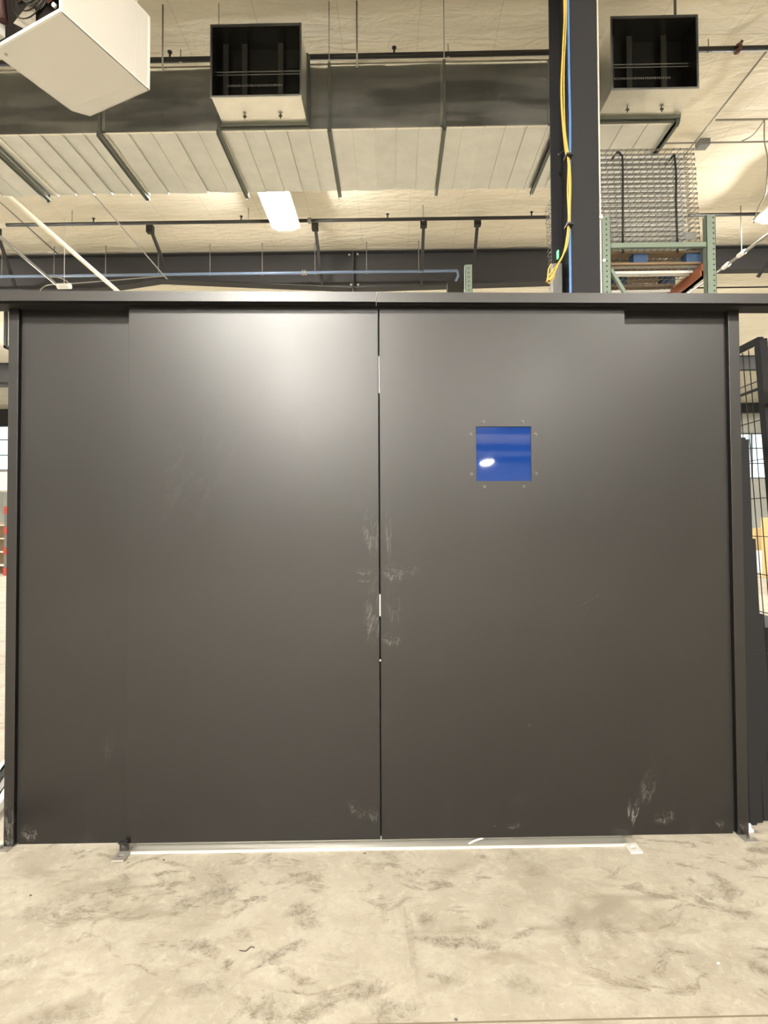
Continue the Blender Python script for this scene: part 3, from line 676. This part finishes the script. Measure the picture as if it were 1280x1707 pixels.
# conduits on the right part of the ceiling
a = onZ(1285, 76, 7.12); b = onX(1100, 262, a.x + 0); b = onZ(1088, 300, 7.12); b = Vector((a.x, b.y, 7.12))
pipe2('ceiling_conduit', 'thin dark conduit running back along the ceiling at upper right', 'pipe_grey', a, (a.x, 10.0, 7.12), .012, 'conduit')
q = onZ(1170, 238, 7.1)
t = thing('ceiling_conduit', 'horizontal conduit with a junction box on the ceiling at right', 'conduit', q)
build('conduit_run', MB().tube([(onY(1105, 238, q.y).x, q.y, 7.1), (9, q.y, 7.1)], .012, 8), 'pipe_grey', t)
build('junction_box', MB().box(q.x - .06, q.x + .09, q.y - .06, q.y + .08, 7.04, 7.13), 'bulk_grey', t)
q = onZ(1193, 200, 7.1)
build('short_conduit', MB().tube([(q.x, q.y, 7.1), (9, q.y, 7.1)], .013, 8), 'pipe_grey', label='short straight conduit above the junction box at right', cat='conduit')
w = smooth([onZ(1274, 199, 7.09), onZ(1266, 212, 7.06), onZ(1256, 224, 7.06), onZ(1246, 231, 7.07), onZ(1236, 235, 7.08)])
build('drooping_wire', MB().tube(w, .009, 6), 'pipe_grey', label='wire drooping between the two conduits at right', cat='wire')
q = onZ(1274, 199, 7.08); w = smooth([onY(1274, 199, q.y), onY(1274, 235, q.y), onY(1279, 262, q.y), onY(1278, 300, q.y), onY(1275, 325, q.y), onY(1264, 345, q.y), onY(1256, 372, q.y)])
build('hanging_wire', MB().tube(w, .008, 6), 'pipe_grey', label='wire hanging down to the light at the right edge', cat='wire')
# flange braces
for k, (x0, y0, x1, y1, lab) in enumerate(((250, 381, 282, 462, 'slanting dark brace left of the bright light'), (525, 376, 537, 474, 'dark brace right of the bright light'),
        (706, 371, 702, 478, 'dark brace right of the beam splice, left of a pair'), (796, 369, 786, 478, 'dark brace nearest the column, above the small rack post'),
        (-6, 385, 25, 478, 'dark brace at the far left edge'), (1310, 388, 1262, 462, 'dark brace at the far right, beyond the light'))):
    a = onZ(x0, y0, 7.08); b = onY(x1, y1, 11.32)
    t = thing('beam_brace', lab, 'brace', b)
    build('angle_bar', MB().bar(a, b, .055, .012).bar(a + Vector((.025, 0, 0)), b + Vector((.025, 0, 0)), .010, .06), 'beam', t)
    build('end_clip', MB().box(a.x - .06, a.x + .06, a.y - .04, a.y + .06, a.z - .08, a.z + .06), 'pipe_black', t)

# ------------------------------------------------------------------ pallet rack with decks
def rack_frame(x0, x1, y, ztop, label):
    t = thing('rack_upright', label, 'rack', ((x0 + x1) / 2, y, 0))
    for k, (a, b) in enumerate(((x0, x0 + .085), (x1 - .085, x1))):
        pm = MB().box(a, b, y, y + .004, 0, ztop).box(a, a + .004, y, y + .07, 0, ztop).box(b - .004, b, y, y + .07, 0, ztop)
        pm.marks = len(pm.f); mb = pm; z = 2.7
        while z < ztop - .03:
            xx = (b - .022) if k else (a + .045)
            mb.box(xx - .006, xx + .006, y - .002, y + .001, z, z + .014); z += .0508
        build('rack_post', pm, 'green', t)
    return t
RY = 5.3; rx0 = onY(1003, 400, RY).x; rx1 = onY(1193, 400, RY).x; rz = onY(1185, 358, RY).z
t = rack_frame(rx0, rx1, RY, rz, 'green pallet rack frame right of the steel column, holding the wire deck stack')
zc = onY(1100, 407, RY).z
build('cross_brace', MB().box(rx0 + .085, rx1 - .085, RY + .01, RY + .05, zc - .022, zc + .022), 'green', t)
a = onY(1018, 450, RY + .03); b = onY(1042, 490, RY + .03); k = b - a
build('diagonal_brace', MB().bar(a, a + k * 6, .03, .035, (0, 1, 0)), 'green', t)
for (x, y) in ((1007, 434), ): 
    p = onY(x, y, RY - .01); build('safety_bolt', MB().tube([(p.x, RY - .012, p.z), (p.x, RY, p.z)], .016, 8), 'white', t)
zbm = 4.03
for xx, lab in ((rx0 + .04, 'orange-red rack beam on the column side, under the pallet'), (rx1 - .075, 'orange-red rack beam on the right, receding under the pallet')):
    build('rack_beam', MB().box(xx - .025, xx + .025, RY + .07, RY + 2.6, zbm - .13, zbm - .01).box(xx - .04, xx - .025 if xx < 2.5 else xx + .025, RY + .07, RY + 2.6, zbm - .13, zbm - .08), 'orange', label=lab, cat='rack beam')
# second frame (far end of the bay) and the lone post seen left of the column
rack_frame(rx0, rx1, RY + 2.62, rz - .1, 'green rack frame at the rear of the rack, behind the wire deck stack')
lx = onY(775, 460, 6.3).x
lz = onY(780, 441, 6.3).z
t = thing('rack_upright', 'green rack upright poking above the header left of the steel column', 'rack', (lx, 6.3, 0))
for y in (6.3, 7.3):
    mb = MB().box(lx, lx + .085, y, y + .004, 0, lz).box(lx, lx + .004, y, y + .07, 0, lz).box(lx + .081, lx + .085, y, y + .07, 0, lz); mb.marks = len(mb.f)
    for k in range(30): mb.box(lx + .038, lx + .050, y - .002, y + .001, lz - .05 - k * .0508, lz - .036 - k * .0508)
    build('rack_post', mb, 'green', t)
build('cross_brace', MB().box(lx + .02, lx + .06, 6.37, 7.3, 2.2, 2.24).box(lx + .02, lx + .06, 6.37, 7.3, 1.0, 1.04), 'green', t)
# pallet
PZ = 4.045; px0, px1, py0, py1 = 1.86, 3.03, 5.42, 6.5
t = thing('pallet', 'wooden pallet with blue blocks under the stack of wire decks', 'pallet', ((px0 + px1) / 2, 6, PZ))
for k in range(3): build('bottom_board', MB().box(px0, px1, py0 + k * .49, py0 + k * .49 + .10, PZ, PZ + .018), 'wood', t)
for i in range(3):
    for j in range(3):
        build('block', MB().box(px0 + i * .515, px0 + i * .515 + .14, py0 + j * .49, py0 + j * .49 + .10, PZ + .018, PZ + .11), 'wood_blue', t)
for k in range(6): build('deck_board', MB().box(px0 + .0, px1, py0 + k * .19, py0 + k * .19 + .11, PZ + .11, PZ + .13), 'wood', t)
# wire decks
def wire_deck(x0, x1, y0, y1, z, label, group, m='wire'):
    t = thing('wire_deck', label, 'wire deck', ((x0 + x1) / 2, (y0 + y1) / 2, z), group=group)
    mb = MB(); r = .0024
    n = 18; h = .040
    for k in range(n + 1):
        x = x0 + (x1 - x0) * k / n; mb.bar((x, y0, z + h), (x, y1, z + h), 2 * r, 2 * r); mb.bar((x, y0, z + h), (x, y0 - .0, z + .022), 2 * r, 2 * r, (0, 1, 0))
    for k in range(9):
        y = y0 + (y1 - y0) * k / 8; mb.bar((x0, y, z + h - .006), (x1, y, z + h - .006), 2 * r, 2 * r)
    mb.bar((x0, y0, z + .022), (x1, y0, z + .022), 2 * r, 2 * r)
    for k in range(5): mb.bar((x1, y0 + (y1 - y0) * k / 4, z + h), (x1, y0 + (y1 - y0) * k / 4, z + .01), 2 * r, 2 * r, (0, 1, 0))
    build('wire_grid', mb, m, t)
    for k in range(3):
        y = y0 + .13 + (y1 - y0 - .26) * k / 2
        build('support_channel', MB().box(x0 + .02, x1 - .055, y - .030, y + .030, z + .033, z + .037).box(x0 + .02, x1 - .055, y - .034, y - .028, z + .010, z + .037).box(x0 + .02, x1 - .055, y + .028, y + .034, z + .013, z + .037), 'channel', t)
    return t
z = PZ + .13; nd = 21
ztop = onY(1110, 247, 5.42).z; dz = (ztop - .045 - z) / (nd - 1)
ORD = 'first second third fourth fifth sixth seventh eighth ninth tenth eleventh twelfth thirteenth fourteenth fifteenth sixteenth seventeenth eighteenth nineteenth twentieth'.split()
D0 = wire_deck(px0, px1, 5.42, 6.49, z, 'galvanised wire deck at the bottom of the strapped stack', 'wire decks stacked on the pallet')
for k in range(1, nd):
    c = copy_tree(D0); c.location = D0.location + Vector((-.0025 * k + rnd.uniform(-.006, .006), rnd.uniform(-.006, .006), dz * k))
    c['label'] = 'galvanised wire deck at the very top of the strapped stack' if k == nd - 1 else 'galvanised wire deck, %s from the bottom of the strapped stack' % ORD[k]
# decks lying on the rack beams below the pallet
for k in range(2):
    wire_deck(rx0 + .02, rx1 - .05, RY + .12 + k * 1.2, RY + 1.28 + k * 1.2, 3.985,
              ['wire deck lying on the rack beams under the pallet', 'wire deck lying on the rack beams farther back'][k], None)
for (xs_, lab) in ((((1029, 253), (1035, 258), (1038, 275), (1038, 402)), 'black strap around the left of the wire deck stack'), (((1124, 258), (1127, 290), (1127, 340), (1129, 402)), 'black strap around the right of the wire deck stack')):
    pts = [onY(x, y, 5.40) for x, y in xs_]
    mb = MB().tube(smooth(pts, 4), .010, 6)
    q = pts[0]; mb.tube([q, (q.x, 5.6, q.z + .02), (q.x, 6.5, q.z + .02)], .008, 6)
    q = pts[-1]; mb.tube([q, (q.x, 5.40, PZ + .1)], .009, 6)
    build('strap', mb, 'tie', label=lab, cat='strap')
p = onY(1108, 400, 5.41)
q = onY(1150, 393, 5.41); build('shipping_tag', MB().box(q.x - .05, q.x + .05, 5.405, 5.41, q.z - .04, q.z + .035), 'bulk_grey', label='small grey tag at the lower right of the wire deck stack', cat='tag')
# dark box beside the rack post
a = onY(745, 473, 10.7); b = onY(772, 473, 10.7)
build('control_box', MB().box(a.x, b.x, 10.6, 10.8, 5.9, a.z).tube([(b.x - .03, 10.7, a.z), (b.x - .03, 11.1, a.z + .12), (b.x - .03, 11.45, a.z + .12)], .02, 8), 'pipe_black', label='small dark box under the end of the blue pipe', cat='box')
# dark duct end over header at left
a = onY(228, 473, 14.5); b = onY(289, 473, 14.5)
build('dark_beam_end', MB().box(a.x, b.x, 14.4, 14.8, 6.5, 7.1), 'beam', label='dark box hung under the far ceiling, just above the header at left', cat='box')

# ------------------------------------------------------------------ right gap: wire-mesh guard panels leaning beside the partition
def fence(xn, xn2, y0, y1, z1, label, mesh=True, w=.04, shear=0.0):
    # a panel standing along y, foot at xn, head leaning to xn2
    t = thing('mesh_panel', label, 'mesh panel', (xn, y0, 0))
    def P(f, y): return Vector((xn + (xn2 - xn) * f, y, .01 + (z1 - .01) * f))
    for y in (y0, y1):
        build('end_post', MB().bar(P(0, y), P(1, y), w, w, (0, 1, 0)), 'mesh_black', t)
    build('frame_rail', MB().bar(P(1, y0), P(1, y1), w * .7, w * .7), 'mesh_black', t)
    build('frame_rail', MB().bar(P(.03, y0), P(.03, y1), w * .7, w * .7), 'mesh_black', t)
    if mesh:
        mb = MB(); n = int((y1 - y0) / .05)
        for k in range(1, n): y = y0 + (y1 - y0) * k / n; mb.bar(P(.02, y), P(.99, y), .0035, .0035, (0, 1, 0))
        m2 = int(z1 / .2)
        for k in range(1, m2): mb.bar(P(k / m2, y0), P(k / m2, y1), .004, .004)
        mb.bar(P(.90, y0), P(.90, y1), .012, .012)
        build('wire_mesh', mb, 'mesh_black', t)
    return t
a = onY(1268, 566, 2.84); f = onY(1300, 1353, 2.84)
fence(2.03, a.x, 2.84, 4.3, a.z, 'tallest black wire mesh panel leaning at the right edge')
bt = build('latch_bracket', MB().box(0, .06, -.02, .02, -.03, .03), 'mesh_black', label='small black latch on the tall mesh panel post', cat='latch', org=(0, 0, 0))
q = onY(1276, 664, 2.80); bt.location = q
labs = ['short black mesh panel nearest the partition post', 'short black mesh panel second from the partition post', 'short black mesh panel third from the partition post', 'short black mesh panel farthest from the partition post']
for k, (tx, bx) in enumerate(((1231, 1252), (1239, 1262), (1250, 1275), (1262, 1290))):
    d = 2.80 + .02 * k
    a = onY(tx, 733 + (0, 0, 165, 290)[k], d); b = onY(bx, 1353, d)
    fence(b.x, a.x, d, 3.9 + .1 * k, a.z, labs[k], mesh=(k != 0), w=.034)
build('floor_dolly', MB().box(1.86, 2.4, 3.2, 3.9, .0, .9), 'mesh_black', label='dark crate in shadow behind the leaning mesh panels', cat='crate')
# stored goods farther back on the right
for k, (x, y, w_, h, m_, lab) in enumerate(((11.0, 17, 1.2, 1.2, 'card', 'tall brown carton stack seen through the mesh at right'), (12.6, 17.5, 1.0, 2.0, 'bulk_grey', 'grey cabinet seen through the mesh at right'),
        (10.0, 14.5, .8, .6, 'white', 'white tote seen through the mesh at right'), (14.5, 20, 1.6, 2.6, 'wood_blue', 'dark blue machine housing far back at right'), (9.2, 13, .5, 1.5, 'card', 'narrow yellowish board pack far back at right'))):
    mb = MB().box(x, x + w_, y, y + 1, .12, .12 + h).box(x + .1, x + .3, y + .1, y + .9, 0, .12).box(x + w_ - .3, x + w_ - .1, y + .1, y + .9, 0, .12)
    build(['carton_stack', 'cabinet', 'tote', 'machine_housing', 'board_pack'][k], mb, m_, label=lab, cat='storage', bevel=.01)
# ------------------------------------------------------------------ left gap
def far_rack(x, y, h, lab):
    t = thing('safety_barrier_post', lab, 'post', (x, y, 0))
    build('post_tube', MB().box(x - .07, x + .07, y, y + .1, 0, h), 'bulk_grey', t)
    for k in range(4): build('red_cap', MB().box(x - .085, x + .085, y - .01, y + .11, .02 + k * (h - .25) / 3, .24 + k * (h - .25) / 3), 'red', t)
p = onZ(10, 957, 0.0); 
far_rack(onY(10, 950, 16.5).x, 16.5, 2.1, 'grey post with red bands far back in the left gap')
x = onY(-2, 900, 17).x
t = thing('storage_shelf', 'low dark shelf unit with boxes far back in the left gap', 'shelf', (x, 17.2, 0))
for k in range(4): build('shelf_board', MB().box(x - 1.6, x + .17, 17, 17.6, .25 + k * .42, .28 + k * .42), 'white', t)
build('shelf_back', MB().box(x - 1.6, x + .17, 17.6, 17.62, 0, 1.6), 'wood', t)
q = onY(-30, 818, 16); q1 = onY(16, 786, 16)
t = thing('wall_cabinet', 'pale grey box unit on a stand far back in the left gap', 'cabinet', (q1.x - .6, 16.3, 0))
build('cabinet_body', MB().box(q.x, q1.x, 16, 16.6, q.z, q1.z), 'white', t, bevel=.02)
build('cabinet_lid', MB().box(q.x, q1.x + .03, 15.98, 16.6, q1.z, q1.z + .07), 'bulk_grey', t)
for xx in (q.x + .1, q1.x - .15): build('stand_leg', MB().box(xx, xx + .06, 16.2, 16.3, 0, q.z), 'bulk_grey', t)
a = onY(9, 517, 12.5); b = onY(26, 577, 12.5)
t = thing('light_baffle', 'white hanging panel with a dark edge near the ceiling in the left gap', 'panel', (b.x, 12.5, b.z))
build('panel_face', MB().box(a.x + .06, b.x + .2, 12.5, 12.6, b.z, a.z), 'white', t)
build('panel_edge', MB().box(a.x, a.x + .06, 12.45, 12.6, b.z - .05, a.z + .1).box(a.x, b.x + .2, 12.45, 12.6, b.z - .05, b.z), 'beam', t)
for yy in (b.x - .03, b.x + .15): build('hanger_rod', MB().tube([(yy, 12.55, a.z), (yy, 12.55, ZC)], .01, 6), 'pipe_grey', t)
a = onY(0, 620, 17.5)
build('cross_girder', MB().box(-20, -9, 17.4, 17.7, a.z - .35, a.z + .05), 'beam', label='dark girder between the roof beam and the window in the left gap', cat='girder')
# long trims lying on the floor at the left, behind the partition
for k, (y0, y1, m_, lab) in enumerate(((1290, 1284, 'white', 'uppermost long pale trim on the floor at the left edge'), (1306, 1293, 'mesh_black', 'dark long trim on the floor at the left edge'), (1325, 1312, 'bulk_grey', 'wide grey trim on the floor at the left edge'), (1341, 1331, 'white', 'lowest pale trim on the floor at the left edge'))):
    a = onZ(-4, y0 + 2, .03); b = onZ(11, y1 - 9, .03); d = (b - a).normalized()
    build('metal_trim', MB().bar(a - d * .9, b + d * .45, .045, .05), m_, label=lab, cat='trim')

# ------------------------------------------------------------------ small things on the floor
a = onZ(781, 1407, .006); b = onZ(792, 1401, .01); c = onZ(806, 1397, .02)
build('plastic_sliver', MB().tube(smooth([a, b, c], 4), .0045, 6), 'bright', label='bright sliver of plastic sticking out from under the right door', cat='litter')
pts = smooth([onZ(x, y, .003) for x, y in ((399, 1584), (404, 1585), (410, 1585), (415, 1581), (419, 1578), (424, 1580))], 4)
build('string', MB().tube(pts, .0018, 6), 'bolt_dark', label='short squiggle of dark string on the concrete floor', cat='string')
for k, (x, y, m_, lab) in enumerate(((1197, 1605, 'white', 'tiny pale chip on the floor at the right'), (273, 1433, 'bolt_dark', 'tiny dark pebble on the floor near the left bracket'), (51, 1492, 'bolt_dark', 'tiny dark pebble on the floor at the left'),
        (608, 1422, 'bolt_dark', 'tiny dark pebble just below the meeting doors'), (760, 1699, 'bolt_dark', 'tiny dark pebble at the bottom of the picture'))):
    p = onZ(x, y, .003); build('grit_chip', MB().tube([(p.x - .004, p.y, .001), (p.x - .002, p.y, .002), (p.x + .002, p.y, .002), (p.x + .004, p.y, .001)], .003, 6), m_, label=lab, cat='chip')
# saw-cut floor joint near the camera
a = onZ(845, 1703, 0); b = onZ(1280, 1693, 0); d = (b - a) / (b - a).length
build('trim_20', MB().bar(a - d * 6 + Vector((0, 0, .0)), b + d * 4, .006, .0012), mat('joint_filler', (0.16, 0.13, 0.09), .8), kind='structure')

# ------------------------------------------------------------------ outside the windows
build('lawn', MB().box(10, 40, YF + 8, YF + 40, -.1, 3.2), 'grass', label='green lawn bank outside the far right window', cat='lawn')
mb = MB()
for k in range(14):
    x = 20 + k * 1.2; z = 4.0 + rnd.random() * .6; r = .9
    for i in range(3): mb.tube([(x, 40, z - .8 + i * .4), (x, 40, z - .5 + i * .4)], r - .2 * i, 9)
build('hedge', mb, 'leaf', label='dark green hedge outside the far right window', cat='hedge')
